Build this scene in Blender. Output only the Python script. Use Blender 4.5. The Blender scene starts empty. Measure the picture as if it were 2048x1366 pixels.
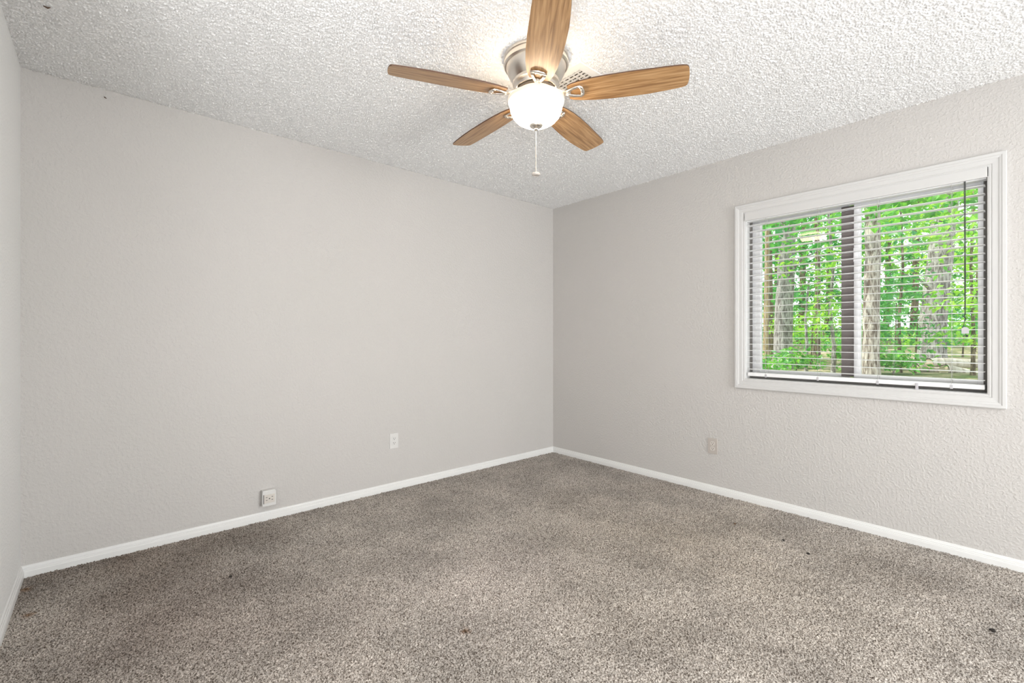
import bpy, bmesh, math, random
import numpy as np
from mathutils import Vector, Matrix

# ------------------------------------------------------------------ camera
SC = bpy.context.scene
COL = SC.collection
FX, FY = .6611, .7503          # camera forward in the room's axes
CAM_H = 1.152
RX = 3.361                     # window wall plane
BY = 3.192                     # back wall plane
LX = -.305                     # left wall plane
RH = 2.44                      # ceiling height
REAR = -1.3                    # wall behind the camera

cam_d = bpy.data.cameras.new('camera')
cam_d.sensor_width = 36
cam_d.lens = 36 * 921.6 / 2048
cam_d.shift_y = -8 / 2048
cam_d.clip_start = .02
cam_d.clip_end = 300
cam = bpy.data.objects.new('camera', cam_d)
COL.objects.link(cam)
cam.location = (0, 0, CAM_H)
cam.rotation_euler = (math.pi / 2, 0, -math.atan2(FX, FY))
SC.camera = cam

# ------------------------------------------------------------------ light
SC.view_settings.view_transform = 'Standard'
SC.view_settings.look = 'None'
SC.view_settings.gamma = 1
SC.view_settings.use_curve_mapping = False
SC.view_settings.exposure = .52
SC.cycles.denoising_prefilter = 'NONE'

world = bpy.data.worlds.new('sky')
SC.world = world
world.use_nodes = True
bg = world.node_tree.nodes['Background']
bg.inputs[0].default_value = (.86, .95, 1.0, 1)
bg.inputs[1].default_value = 1.3

sun_d = bpy.data.lights.new('sun', 'SUN')
sun_d.energy = 3.7
sun_d.angle = math.radians(1.0)
sun_d.color = (1, .95, .84)
sun = bpy.data.objects.new('sun', sun_d)
COL.objects.link(sun)
sun.rotation_euler = Vector((.25, -.50, -.85)).to_track_quat('-Z', 'Y').to_euler()

# added fill lamp, unseen, shining in through the wide opening behind the camera
al = bpy.data.lights.new('added_rear_fill', 'AREA')
al.shape = 'RECTANGLE'
al.size, al.size_y = 2.4, 2.2
al.energy = 142
al.color = (.955, .98, 1.0)
alo = bpy.data.objects.new('added_rear_fill', al)
COL.objects.link(alo)
alo.location = (1.75, -3.05, 1.25)
alo.rotation_euler = Vector((-.30, 1, .05)).to_track_quat('-Z', 'Z').to_euler()

# second added fill lamp, unseen, brightens the window wall from the left
hl = bpy.data.lights.new('added_side_fill', 'AREA')
hl.shape = 'RECTANGLE'
hl.size, hl.size_y = 1.4, 2.0
hl.energy = 52
hl.color = (.975, .985, 1.0)
hlo = bpy.data.objects.new('added_side_fill', hl)
COL.objects.link(hlo)
hlo.location = (-2.35, -.65, 1.2)
hlo.rotation_euler = Vector((1, .52, .12)).to_track_quat('-Z', 'Z').to_euler()

# up-facing lamp added out of view to brighten the ceiling
def fill_lamp(name, loc, aim, watts, size=.9):
    d = bpy.data.lights.new(name, 'AREA')
    d.shape = 'SQUARE'
    d.size = size
    d.energy = watts
    d.color = (.97, .985, 1.0)
    o = bpy.data.objects.new(name, d)
    COL.objects.link(o)
    o.location = loc
    o.rotation_euler = Vector(aim).to_track_quat('-Z', 'Y').to_euler()
fill_lamp('added_ceiling_fill', (-1.0, -.80, .40), (.25, .12, 1), 62)

FAN_GLOW = 13.0

# ------------------------------------------------------------------ materials
def nodes_of(name):
    m = bpy.data.materials.new(name)
    m.use_nodes = True
    nt = m.node_tree
    return m, nt, nt.nodes['Principled BSDF']

def N(nt, kind, **kw):
    n = nt.nodes.new(kind)
    for k, v in kw.items():
        setattr(n, k, v)
    return n

def plain(name, col, rough=.5, metal=0, spec=.5, bump=None, emis=None):
    m, nt, b = nodes_of(name)
    b.inputs['Base Color'].default_value = (*col, 1)
    b.inputs['Roughness'].default_value = rough
    b.inputs['Metallic'].default_value = metal
    b.inputs['Specular IOR Level'].default_value = spec
    if bump:
        sc, dist, st = bump
        tc = N(nt, 'ShaderNodeTexCoord')
        no = N(nt, 'ShaderNodeTexNoise')
        no.inputs['Scale'].default_value = sc
        no.inputs['Detail'].default_value = 3
        nt.links.new(tc.outputs['Object'], no.inputs['Vector'])
        bp = N(nt, 'ShaderNodeBump')
        bp.inputs['Strength'].default_value = st
        bp.inputs['Distance'].default_value = dist
        nt.links.new(no.outputs['Fac'], bp.inputs['Height'])
        nt.links.new(bp.outputs['Normal'], b.inputs['Normal'])
    return m

def wall_paint(name, col):
    m, nt, b = nodes_of(name)
    b.inputs['Roughness'].default_value = .6
    b.inputs['Specular IOR Level'].default_value = .3
    tc = N(nt, 'ShaderNodeTexCoord')
    big = N(nt, 'ShaderNodeTexNoise')
    big.inputs['Scale'].default_value = 1.3
    big.inputs['Detail'].default_value = 2
    nt.links.new(tc.outputs['Object'], big.inputs['Vector'])
    r = N(nt, 'ShaderNodeValToRGB')
    r.color_ramp.elements[0].position = .35
    r.color_ramp.elements[1].position = .65
    r.color_ramp.elements[0].color = (col[0] * .985, col[1] * .99, col[2] * .985, 1)
    r.color_ramp.elements[1].color = (*col, 1)
    nt.links.new(big.outputs['Fac'], r.inputs['Fac'])
    nt.links.new(r.outputs['Color'], b.inputs['Base Color'])
    peel = N(nt, 'ShaderNodeTexNoise')
    peel.inputs['Scale'].default_value = 75
    peel.inputs['Detail'].default_value = 2.5
    peel.inputs['Roughness'].default_value = .5
    nt.links.new(tc.outputs['Object'], peel.inputs['Vector'])
    pr = N(nt, 'ShaderNodeMapRange')
    pr.inputs['From Min'].default_value = .42
    pr.inputs['From Max'].default_value = .66
    nt.links.new(peel.outputs['Fac'], pr.inputs['Value'])
    bp = N(nt, 'ShaderNodeBump')
    bp.inputs['Strength'].default_value = .55
    bp.inputs['Distance'].default_value = .0022
    nt.links.new(pr.outputs['Result'], bp.inputs['Height'])
    nt.links.new(bp.outputs['Normal'], b.inputs['Normal'])
    return m

M = {}
M['wall'] = wall_paint('greige_wall_paint', (.575, .553, .532))
M['wall_daylit'] = wall_paint('off_white_daylit_wall', (.88, .88, .87))  # left wall: window daylight painted in as a lighter colour
M['ceiling'] = plain('popcorn_ceiling', (.93, .93, .925), .9, spec=.1)
M['trim'] = plain('white_trim_paint', (.80, .80, .785), .4)
M['casing'] = plain('off_white_casing_paint', (.62, .615, .605), .4)
M['vinyl'] = plain('white_vinyl', (.92, .92, .93), .35)
M['blind'] = plain('white_blind', (.90, .90, .90), .4)
M['cord'] = plain('blind_cord', (.50, .50, .47), .8)
M['dark_cord'] = plain('dark_cord', (.05, .055, .05), .8)
M['clear'] = plain('clear_plastic', (.52, .51, .53), .2)
M['dark_post'] = plain('brown_grey_post', (.20, .175, .17), .6, bump=(60, .002, .4))
M['gap_shade_ring'] = plain('grey_groove_shade', (.17, .16, .15), .7)
M['nickel'] = plain('brushed_nickel', (.78, .73, .67), .33, metal=1)
M['dark_metal'] = plain('dark_seam', (.12, .10, .08), .5, metal=.6)
M['outlet_white'] = plain('white_plastic', (.69, .68, .66), .4)
M['outlet_ivory'] = plain('ivory_plastic', (.50, .455, .415), .45)
M['outlet_face'] = plain('light_ivory_plastic', (.64, .60, .55), .45)
M['slot'] = plain('socket_slot', (.06, .055, .05), .7)
M['vent'] = plain('white_enamel', (.82, .80, .77), .4)
M['vent_dark'] = plain('duct_dark', (.10, .085, .06), .8)
M['debris'] = plain('dark_debris', (.018, .014, .011), .8)
M['nail'] = plain('rusty_nail', (.10, .055, .03), .6)

def carpet():
    m, nt, b = nodes_of('frieze_carpet')
    b.inputs['Roughness'].default_value = 1
    b.inputs['Specular IOR Level'].default_value = .05
    b.inputs['Sheen Weight'].default_value = .15
    tc = N(nt, 'ShaderNodeTexCoord')
    L = nt.links.new
    # multi-tone yarn
    yarn = N(nt, 'ShaderNodeTexNoise')
    yarn.inputs['Scale'].default_value = 180
    yarn.inputs['Detail'].default_value = 2
    yarn.inputs['Distortion'].default_value = .8
    L(tc.outputs['Object'], yarn.inputs['Vector'])
    yr = N(nt, 'ShaderNodeValToRGB')
    e = yr.color_ramp.elements
    e[0].position, e[0].color = .39, (.125, .10, .08, 1)
    e[1].position, e[1].color = .61, (.70, .645, .585, 1)
    k = e.new(.50); k.color = (.465, .42, .373, 1)
    L(yarn.outputs['Fac'], yr.inputs['Fac'])
    # broad wear and soil
    big = N(nt, 'ShaderNodeTexNoise')
    big.inputs['Scale'].default_value = 2.6
    big.inputs['Detail'].default_value = 4
    big.inputs['Roughness'].default_value = .6
    L(tc.outputs['Object'], big.inputs['Vector'])
    br = N(nt, 'ShaderNodeMapRange')
    br.inputs['From Min'].default_value = .36
    br.inputs['From Max'].default_value = .64
    br.inputs['To Min'].default_value = .80
    br.inputs['To Max'].default_value = 1.10
    L(big.outputs['Fac'], br.inputs['Value'])

    def spot(p, rad, soft, sx=1.0):
        """a soft irregular patch around a point on the floor: 1 inside, 0 outside"""
        mp = N(nt, 'ShaderNodeMapping')
        mp.inputs['Location'].default_value = (-p[0] * sx, -p[1], 0)
        mp.inputs['Scale'].default_value = (sx, 1, 0)
        L(tc.outputs['Object'], mp.inputs['Vector'])
        wob = N(nt, 'ShaderNodeTexNoise')
        wob.inputs['Scale'].default_value = 1.6 / rad
        wob.inputs['Detail'].default_value = 3
        L(tc.outputs['Object'], wob.inputs['Vector'])
        ln = N(nt, 'ShaderNodeVectorMath', operation='LENGTH')
        L(mp.outputs['Vector'], ln.inputs[0])
        ad = N(nt, 'ShaderNodeMath', operation='MULTIPLY_ADD')
        L(wob.outputs['Fac'], ad.inputs[0])
        ad.inputs[1].default_value = -rad * 1.2
        L(ln.outputs['Value'], ad.inputs[2])
        mr = N(nt, 'ShaderNodeMapRange')
        mr.inputs['From Min'].default_value = rad * .5 + soft - rad * .6
        mr.inputs['From Max'].default_value = rad * .5 - rad * .6 - soft
        mr.inputs['To Min'].default_value = 0
        mr.inputs['To Max'].default_value = 1
        L(ad.outputs['Value'], mr.inputs['Value'])
        return mr.outputs['Result']

    cur = N(nt, 'ShaderNodeMix', data_type='RGBA', blend_type='MULTIPLY')
    cur.inputs['Factor'].default_value = 1
    L(yr.outputs['Color'], cur.inputs['A'])
    L(br.outputs['Result'], cur.inputs['B'])
    out = cur.outputs['Result']
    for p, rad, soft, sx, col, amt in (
            ((.10, 3.05), .55, .28, .6, (.50, .44, .40), .85),       # darker strip along the back wall, left end
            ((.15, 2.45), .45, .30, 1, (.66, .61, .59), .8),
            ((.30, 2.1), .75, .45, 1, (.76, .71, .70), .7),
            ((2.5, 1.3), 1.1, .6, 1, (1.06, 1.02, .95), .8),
            ((1.05, 1.469), .030, .012, 1, (.42, .24, .12), .9),     # rust brown stain
            ((1.35, 1.75), .5, .35, 1, (1.16, 1.13, 1.15), .8),      # lighter middle
            ((1.02, 1.475), .025, .012, 1, (1.5, 1.5, 1.55), .0),
            ((-.27, 3.03), .035, .015, 1, (.55, .30, .10), .9),
            ((-.24, 2.75), .030, .015, 1, (.55, .32, .14), .8),
            ((2.9, .35), .35, .2, 1, (.80, .77, .74), .6),
            ((.07, 3.13), .035, .02, 1, (.40, .30, .22), .8)):
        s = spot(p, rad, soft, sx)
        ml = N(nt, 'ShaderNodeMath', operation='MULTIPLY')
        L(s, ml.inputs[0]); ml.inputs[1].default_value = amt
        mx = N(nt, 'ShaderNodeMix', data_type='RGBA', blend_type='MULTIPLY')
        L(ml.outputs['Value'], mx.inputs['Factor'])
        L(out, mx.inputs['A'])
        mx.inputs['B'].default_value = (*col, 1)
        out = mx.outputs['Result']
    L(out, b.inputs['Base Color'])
    return m
M['carpet'] = carpet()

def blade_wood():
    m, nt, b = nodes_of('oak_blade')
    L = nt.links.new
    tc = N(nt, 'ShaderNodeTexCoord')
    mp = N(nt, 'ShaderNodeMapping')
    mp.inputs['Scale'].default_value = (5, 95, 20)
    L(tc.outputs['Object'], mp.inputs['Vector'])
    no = N(nt, 'ShaderNodeTexNoise')
    no.inputs['Scale'].default_value = 1
    no.inputs['Detail'].default_value = 5
    no.inputs['Distortion'].default_value = .6
    L(mp.outputs['Vector'], no.inputs['Vector'])
    r = N(nt, 'ShaderNodeValToRGB')
    e = r.color_ramp.elements
    e[0].position, e[0].color = .32, (.25, .125, .048, 1)
    e[1].position, e[1].color = .70, (.56, .35, .175, 1)
    k = e.new(.5); k.color = (.41, .23, .098, 1)
    L(no.outputs['Fac'], r.inputs['Fac'])
    L(r.outputs['Color'], b.inputs['Base Color'])
    b.inputs['Roughness'].default_value = .33
    b.inputs['Specular IOR Level'].default_value = .6
    return m
M['oak'] = blade_wood()
M['blade_edge'] = plain('dark_blade_edge', (.10, .05, .028), .45)

def glow_glass():
    m, nt, b = nodes_of('lit_frosted_glass')
    b.inputs['Base Color'].default_value = (.40, .385, .36, 1)
    b.inputs['Roughness'].default_value = .25
    b.inputs['Emission Color'].default_value = (1, .80, .58, 1)
    # the bulbs sit low in the bowl: its flared lip glows less than its body
    tc = N(nt, 'ShaderNodeTexCoord')
    sp = N(nt, 'ShaderNodeSeparateXYZ')
    nt.links.new(tc.outputs['Object'], sp.inputs[0])
    mr = N(nt, 'ShaderNodeMapRange')
    mr.inputs['From Min'].default_value = -.206
    mr.inputs['From Max'].default_value = -.240
    mr.inputs['To Min'].default_value = .45
    mr.inputs['To Max'].default_value = FAN_GLOW
    nt.links.new(sp.outputs['Z'], mr.inputs['Value'])
    nt.links.new(mr.outputs['Result'], b.inputs['Emission Strength'])
    return m
M['glow'] = glow_glass()
M['bulb'] = plain('bulb_glass', (.9, .9, .88), .3)

def pane():
    m = bpy.data.materials.new('window_glass')
    m.use_nodes = True
    nt = m.node_tree
    nt.nodes.remove(nt.nodes['Principled BSDF'])
    out = nt.nodes['Material Output']
    tr = N(nt, 'ShaderNodeBsdfTransparent')
    tr.inputs[0].default_value = (.97, .985, .975, 1)
    gl = N(nt, 'ShaderNodeBsdfGlossy')
    gl.inputs['Roughness'].default_value = .0
    fr = N(nt, 'ShaderNodeFresnel')
    fr.inputs['IOR'].default_value = 1.5
    mx = N(nt, 'ShaderNodeMixShader')
    nt.links.new(fr.outputs[0], mx.inputs[0])
    nt.links.new(tr.outputs[0], mx.inputs[1])
    nt.links.new(gl.outputs[0], mx.inputs[2])
    nt.links.new(mx.outputs[0], out.inputs[0])
    return m
M['glass'] = pane()

def leaf_mat(name, c0, c1, trans):
    m = bpy.data.materials.new(name)
    m.use_nodes = True
    nt = m.node_tree
    L = nt.links.new
    nt.nodes.remove(nt.nodes['Principled BSDF'])
    out = nt.nodes['Material Output']
    ge = N(nt, 'ShaderNodeNewGeometry')
    r = N(nt, 'ShaderNodeValToRGB')
    r.color_ramp.elements[0].color = (*c0, 1)
    r.color_ramp.elements[1].color = (*c1, 1)
    L(ge.outputs['Random Per Island'], r.inputs['Fac'])
    hs = N(nt, 'ShaderNodeMix', data_type='RGBA', blend_type='MULTIPLY')
    hs.inputs['Factor'].default_value = 1
    L(r.outputs['Color'], hs.inputs['A'])
    hs.inputs['B'].default_value = (1.5, 1.25, .6, 1)
    di = N(nt, 'ShaderNodeBsdfDiffuse'); L(r.outputs['Color'], di.inputs[0])
    tr = N(nt, 'ShaderNodeBsdfTranslucent'); L(hs.outputs['Result'], tr.inputs[0])
    gl = N(nt, 'ShaderNodeBsdfGlossy'); gl.inputs['Roughness'].default_value = .35
    m1 = N(nt, 'ShaderNodeMixShader'); m1.inputs[0].default_value = trans
    L(di.outputs[0], m1.inputs[1]); L(tr.outputs[0], m1.inputs[2])
    m2 = N(nt, 'ShaderNodeMixShader'); m2.inputs[0].default_value = .06
    L(m1.outputs[0], m2.inputs[1]); L(gl.outputs[0], m2.inputs[2])
    L(m2.outputs[0], out.inputs[0])
    return m
M['leaf'] = leaf_mat('green_leaf', (.05, .30, .05), (.22, .58, .09), .5)
M['leaf_cool'] = leaf_mat('cool_green_leaf', (.03, .27, .085), (.15, .52, .13), .5)
M['leaf_lime'] = leaf_mat('lime_leaf', (.14, .46, .05), (.40, .72, .12), .55)
M['leaf_dark'] = leaf_mat('shade_leaf', (.03, .17, .04), (.12, .38, .06), .45)

def bark(name, c0, c1, sx=14):
    m, nt, b = nodes_of(name)
    L = nt.links.new
    tc = N(nt, 'ShaderNodeTexCoord')
    mp = N(nt, 'ShaderNodeMapping')
    mp.inputs['Scale'].default_value = (sx, sx, sx * .22)
    L(tc.outputs['Object'], mp.inputs['Vector'])
    no = N(nt, 'ShaderNodeTexNoise')
    no.inputs['Scale'].default_value = 1.6
    no.inputs['Detail'].default_value = 5
    no.inputs['Distortion'].default_value = 1.2
    L(mp.outputs['Vector'], no.inputs['Vector'])
    r = N(nt, 'ShaderNodeValToRGB')
    r.color_ramp.elements[0].position = .38
    r.color_ramp.elements[1].position = .62
    r.color_ramp.elements[0].color = (*c0, 1)
    r.color_ramp.elements[1].color = (*c1, 1)
    L(no.outputs['Fac'], r.inputs['Fac'])
    L(r.outputs['Color'], b.inputs['Base Color'])
    b.inputs['Roughness'].default_value = .9
    bp = N(nt, 'ShaderNodeBump')
    bp.inputs['Strength'].default_value = .8
    bp.inputs['Distance'].default_value = .03
    L(no.outputs['Fac'], bp.inputs['Height'])
    L(bp.outputs['Normal'], b.inputs['Normal'])
    return m
M['bark'] = bark('grey_bark', (.15, .13, .12), (.50, .47, .45))
M['bark_pale'] = bark('pale_bark', (.14, .10, .075), (.62, .56, .50))
M['bark_brown'] = bark('brown_bark', (.09, .065, .04), (.30, .23, .15))
M['bark_tan'] = bark('tan_bark', (.30, .20, .10), (.58, .45, .28))
M['log_bark'] = bark('log_bark', (.44, .37, .30), (.74, .67, .58), 4)
M['log_end'] = plain('cut_log_end', (.62, .50, .38), .8, bump=(40, .004, .6))

def ground_mat():
    m, nt, b = nodes_of('forest_floor')
    L = nt.links.new
    tc = N(nt, 'ShaderNodeTexCoord')
    no = N(nt, 'ShaderNodeTexNoise')
    no.inputs['Scale'].default_value = 2.5
    no.inputs['Detail'].default_value = 8
    no.inputs['Roughness'].default_value = .75
    L(tc.outputs['Object'], no.inputs['Vector'])
    r = N(nt, 'ShaderNodeValToRGB')
    e = r.color_ramp.elements
    e[0].position, e[0].color = .36, (.05, .12, .025, 1)
    e[1].position, e[1].color = .62, (.52, .40, .30, 1)
    k = e.new(.47); k.color = (.16, .17, .06, 1)
    L(no.outputs['Fac'], r.inputs['Fac'])
    L(r.outputs['Color'], b.inputs['Base Color'])
    b.inputs['Roughness'].default_value = 1
    return m
M['ground'] = ground_mat()
M['exterior'] = plain('exterior_siding', (.35, .30, .25), .8)

# ------------------------------------------------------------------ mesh helpers
def link(o, parent=None):
    COL.objects.link(o)
    if parent is not None:
        o.parent = parent
    return o

def obj(name, bm, mats, parent=None, smooth=False, loc=None):
    me = bpy.data.meshes.new(name)
    bm.normal_update()
    bm.to_mesh(me)
    bm.free()
    for m in (mats if isinstance(mats, (list, tuple)) else [mats]):
        me.materials.append(m)
    if smooth:
        me.polygons.foreach_set('use_smooth', [True] * len(me.polygons))
    o = bpy.data.objects.new(name, me)
    if loc is not None:
        o.location = loc
    return link(o, parent)

def np_obj(name, verts, quads, mat, parent=None, smooth=True):
    """mesh from numpy arrays: verts (n,3), quads (m,4) or tris (m,3)"""
    k = quads.shape[1]
    me = bpy.data.meshes.new(name)
    me.vertices.add(len(verts))
    me.vertices.foreach_set('co', verts.astype(np.float32).ravel())
    me.loops.add(quads.size)
    me.loops.foreach_set('vertex_index', quads.astype(np.int32).ravel())
    me.polygons.add(len(quads))
    me.polygons.foreach_set('loop_start', np.arange(0, quads.size, k, dtype=np.int32))
    me.polygons.foreach_set('use_smooth', np.full(len(quads), smooth))
    me.update(calc_edges=True)
    me.materials.append(mat)
    return link(bpy.data.objects.new(name, me), parent)

def box(bm, x0, x1, y0, y1, z0, z1, mi=0, bev=0):
    r = bmesh.ops.create_cube(bm, size=1)
    vs = r['verts']
    for v in vs:
        v.co = Vector((x0 + (v.co.x + .5) * (x1 - x0), y0 + (v.co.y + .5) * (y1 - y0), z0 + (v.co.z + .5) * (z1 - z0)))
    fs = list({f for v in vs for f in v.link_faces})
    for f in fs:
        f.material_index = mi
    if bev:
        es = list({e for v in vs for e in v.link_edges})
        g = bmesh.ops.bevel(bm, geom=es, offset=bev, segments=2, profile=.6, affect='EDGES')
        for f in g['faces']:
            f.material_index = mi
    return vs

def lathe(bm, prof, n=48, mi=0):
    rings = []
    for r, z in prof:
        if r < 1e-6:
            rings.append([bm.verts.new((0, 0, z))])
        else:
            rings.append([bm.verts.new((r * math.cos(2 * math.pi * i / n), r * math.sin(2 * math.pi * i / n), z)) for i in range(n)])
    for a, b in zip(rings, rings[1:]):
        for i in range(n):
            j = (i + 1) % n
            if len(a) == 1 and len(b) == 1:
                continue
            if len(a) == 1:
                f = bm.faces.new((a[0], b[i], b[j]))
            elif len(b) == 1:
                f = bm.faces.new((a[i], b[0], a[j]))
            else:
                f = bm.faces.new((a[i], b[i], b[j], a[j]))
            f.material_index = mi

def tube(bm, pts, rads, n=8, flat=1.0, caps=True):
    """a tube along pts; flat scales the cross-section's second axis"""
    pts = [Vector(p) for p in pts]
    if not isinstance(rads, (list, tuple)):
        rads = [rads] * len(pts)
    rings = []
    up = Vector((0, 0, 1))
    for i, p in enumerate(pts):
        t = (pts[min(i + 1, len(pts) - 1)] - pts[max(i - 1, 0)]).normalized()
        ref = up if abs(t.dot(up)) < .95 else Vector((1, 0, 0))
        a = t.cross(ref).normalized()
        b = a.cross(t).normalized()
        rings.append([bm.verts.new(p + (a * math.cos(2 * math.pi * k / n) + b * flat * math.sin(2 * math.pi * k / n)) * rads[i]) for k in range(n)])
    for r0, r1 in zip(rings, rings[1:]):
        for k in range(n):
            j = (k + 1) % n
            bm.faces.new((r0[k], r0[j], r1[j], r1[k]))
    if caps:
        bm.faces.new(list(reversed(rings[0])))
        bm.faces.new(rings[-1])

def prism(bm, outline, z0, z1, mi=(0, 0, 0)):
    """outline in xy, extruded in z; mi = bottom, top, side material"""
    lo = [bm.verts.new((x, y, z0)) for x, y in outline]
    hi = [bm.verts.new((x, y, z1)) for x, y in outline]
    f = bm.faces.new(list(reversed(lo))); f.material_index = mi[0]
    f = bm.faces.new(hi); f.material_index = mi[1]
    n = len(outline)
    for i in range(n):
        j = (i + 1) % n
        f = bm.faces.new((lo[i], lo[j], hi[j], hi[i])); f.material_index = mi[2]

def thing(name, label, cat, loc=(0, 0, 0), rotz=0, group=None):
    o = bpy.data.objects.new(name, None)
    o.empty_display_size = .1
    o.location = loc
    o.rotation_euler = (0, 0, rotz)
    link(o)
    return tag(o, label, cat, group)

def tag(o, label, cat, group=None, kind=None):
    o['label'] = label
    o['category'] = cat
    if group:
        o['group'] = group
    if kind:
        o['kind'] = kind
    return o

def struct(o, label, cat):
    return tag(o, label, cat, None, 'structure')

# ------------------------------------------------------------------ room shell
rng = np.random.default_rng(7)

def band_noise(ny, nx, cell, wave, spread):
    """isotropic random field whose bumps are about `wave` metres apart"""
    f = np.fft.rfft2(rng.standard_normal((ny, nx)))
    ky = np.fft.fftfreq(ny, cell)[:, None]
    kx = np.fft.rfftfreq(nx, cell)[None, :]
    k = np.sqrt(kx * kx + ky * ky) + 1e-9
    f *= np.exp(-(np.log(k * wave) / spread) ** 2)
    h = np.fft.irfft2(f, (ny, nx))
    return h / h.std()

def relief_sheet(name, x0, x1, y0, y1, z, cell, height, mat, flip=False):
    nx = int((x1 - x0) / cell) + 1
    ny = int((y1 - y0) / cell) + 1
    xs = np.linspace(x0, x1, nx)
    ys = np.linspace(y0, y1, ny)
    h = height(ny, nx, cell)
    X, Y = np.meshgrid(xs, ys)
    v = np.stack([X, Y, z + h], -1).reshape(-1, 3)
    i = np.arange(nx * ny).reshape(ny, nx)
    q = np.stack([i[:-1, :-1], i[:-1, 1:], i[1:, 1:], i[1:, :-1]], -1).reshape(-1, 4)
    if flip:
        q = q[:, ::-1]
    return np_obj(name, v, q, mat)

def pile(ny, nx, c):
    a = band_noise(ny, nx, c, .0100, .45)
    b = band_noise(ny, nx, c, .05, .5)
    return np.clip(.0030 * a + .0008 * b, -.007, .007)

def popcorn(ny, nx, c):
    a = band_noise(ny, nx, c, .0105, .40)
    b = band_noise(ny, nx, c, .03, .5)
    return -np.clip(.0028 * a + .0009 * b, -.0025, .008)

fl = relief_sheet('floor', LX - .03, RX + .03, -.62, BY + .03, 0.006, .0036, pile, M['carpet'])
struct(fl, 'beige brown frieze carpet covering the bedroom floor', 'floor')
ce = relief_sheet('ceiling', LX - .02, RX + .02, -.62, BY + .02, RH, .0037, popcorn, M['ceiling'], True)
struct(ce, 'white popcorn textured ceiling', 'ceiling')

bm = bmesh.new(); box(bm, LX - .1, RX + .1, -3.2, BY + .1, -.12, -.02)
struct(obj('floor', bm, M['carpet']), 'carpeted slab under the bedroom floor', 'floor')
bm = bmesh.new(); box(bm, LX - .1, RX + .1, -3.2, BY + .1, RH + .01, RH + .2)
box(bm, LX - .1, RX + .1, -3.2, -.61, RH, RH + .02)
struct(obj('ceiling', bm, M['ceiling']), 'plain ceiling over the rear of the room', 'ceiling')

bm = bmesh.new(); box(bm, LX - .12, RX + .14, BY, BY + .12, -.02, RH + .02)
struct(obj('wall_back', bm, M['wall']), 'wide light greige back wall with an outlet', 'wall')
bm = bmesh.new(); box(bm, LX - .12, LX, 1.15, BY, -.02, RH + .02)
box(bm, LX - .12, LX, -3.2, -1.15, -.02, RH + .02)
struct(obj('wall_left', bm, M['wall_daylit']), 'narrow strip of off white wall at far left', 'wall')

# opening in the window wall
OY0, OY1, OZ0, OZ1 = .155, 1.345, .860, 2.017
WT = .16
bm = bmesh.new()
box(bm, RX, RX + WT, -3.2, OY0, -.02, RH + .02)
box(bm, RX, RX + WT, OY1, BY, -.02, RH + .02)
box(bm, RX, RX + WT, OY0, OY1, -.02, OZ0)
box(bm, RX, RX + WT, OY0, OY1, OZ1, RH + .02)
bmesh.ops.remove_doubles(bm, verts=bm.verts, dist=1e-5)
struct(obj('wall_right', bm, M['wall']), 'light greige wall with the window', 'wall')

# rear wall behind the camera; its wide opening is added for fill light
bm = bmesh.new()
box(bm, LX, .1, REAR - .12, REAR, -.02, RH + .02)
box(bm, 3.0, RX, REAR - .12, REAR, -.02, RH + .02)
box(bm, .1, 3.0, REAR - .12, REAR, 2.25, RH + .02)
struct(obj('wall_rear', bm, M['wall']), 'wall behind the viewpoint with a wide opening', 'wall')
bm = bmesh.new(); box(bm, LX - .12, RX + .14, -3.32, -3.2, -.02, RH + .02)  # unseen room added to enclose the rear fill lamp
struct(obj('wall_added_rear', bm, M['wall']), 'far wall of the adjoining room', 'wall')

# unseen hall and left wall opening, added to let fill light in
bm = bmesh.new()
box(bm, -2.6, -2.5, -1.5, 1.5, -.02, RH + .02)
box(bm, -2.5, LX - .12, -1.5, -1.4, -.02, RH + .02)
box(bm, -2.5, LX - .12, 1.4, 1.5, -.02, RH + .02)
struct(obj('wall_added_hall', bm, M['wall']), 'walls of the hall beside the room', 'wall')
bm = bmesh.new(); box(bm, -2.6, LX - .1, -1.5, 1.5, -.12, 0)
struct(obj('floor', bm, M['carpet']), 'carpeted hall floor', 'floor')
bm = bmesh.new(); box(bm, -2.6, LX - .1, -1.5, 1.5, RH, RH + .2)
struct(obj('ceiling', bm, M['ceiling']), 'plain hall ceiling', 'ceiling')

# baseboards: stepped colonial profile, (depth, height)
BP = [(0, 0), (.013, 0), (.013, .030), (.0115, .033), (.0115, .037), (.0085, .039), (.0085, .046), (.006, .048), (.0045, .056), (0, .058)]
def baseboard(name, p0, p1, nrm, label, m0=0, m1=0):
    """m0, m1: mitre direction at each end (+1 grows with depth, -1 shrinks)"""
    bm = bmesh.new()
    p0, p1, nrm = Vector(p0), Vector(p1), Vector(nrm)
    t = (p1 - p0).normalized()
    a = [bm.verts.new(p0 + nrm * d + t * (-m0 * d) + Vector((0, 0, h))) for d, h in BP]
    b = [bm.verts.new(p1 + nrm * d + t * (m1 * d) + Vector((0, 0, h))) for d, h in BP]
    n = len(BP)
    for i in range(n):
        j = (i + 1) % n
        bm.faces.new((a[i], a[j], b[j], b[i]))
    bm.faces.new(a); bm.faces.new(list(reversed(b)))
    bmesh.ops.recalc_face_normals(bm, faces=bm.faces)
    return struct(obj(name, bm, M['trim']), label, 'baseboard')
Z0 = .004
baseboard('baseboard_back', (LX, BY, Z0), (RX, BY, Z0), (0, -1, 0), 'white stepped baseboard along the back wall', -1, -1)
baseboard('baseboard_right', (RX, BY, Z0), (RX, REAR, Z0), (-1, 0, 0), 'white stepped baseboard under the window', -1, 0)
baseboard('baseboard_left', (LX, BY, Z0), (LX, 1.15, Z0), (1, 0, 0), 'white baseboard on the far left wall', -1, 0)

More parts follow.
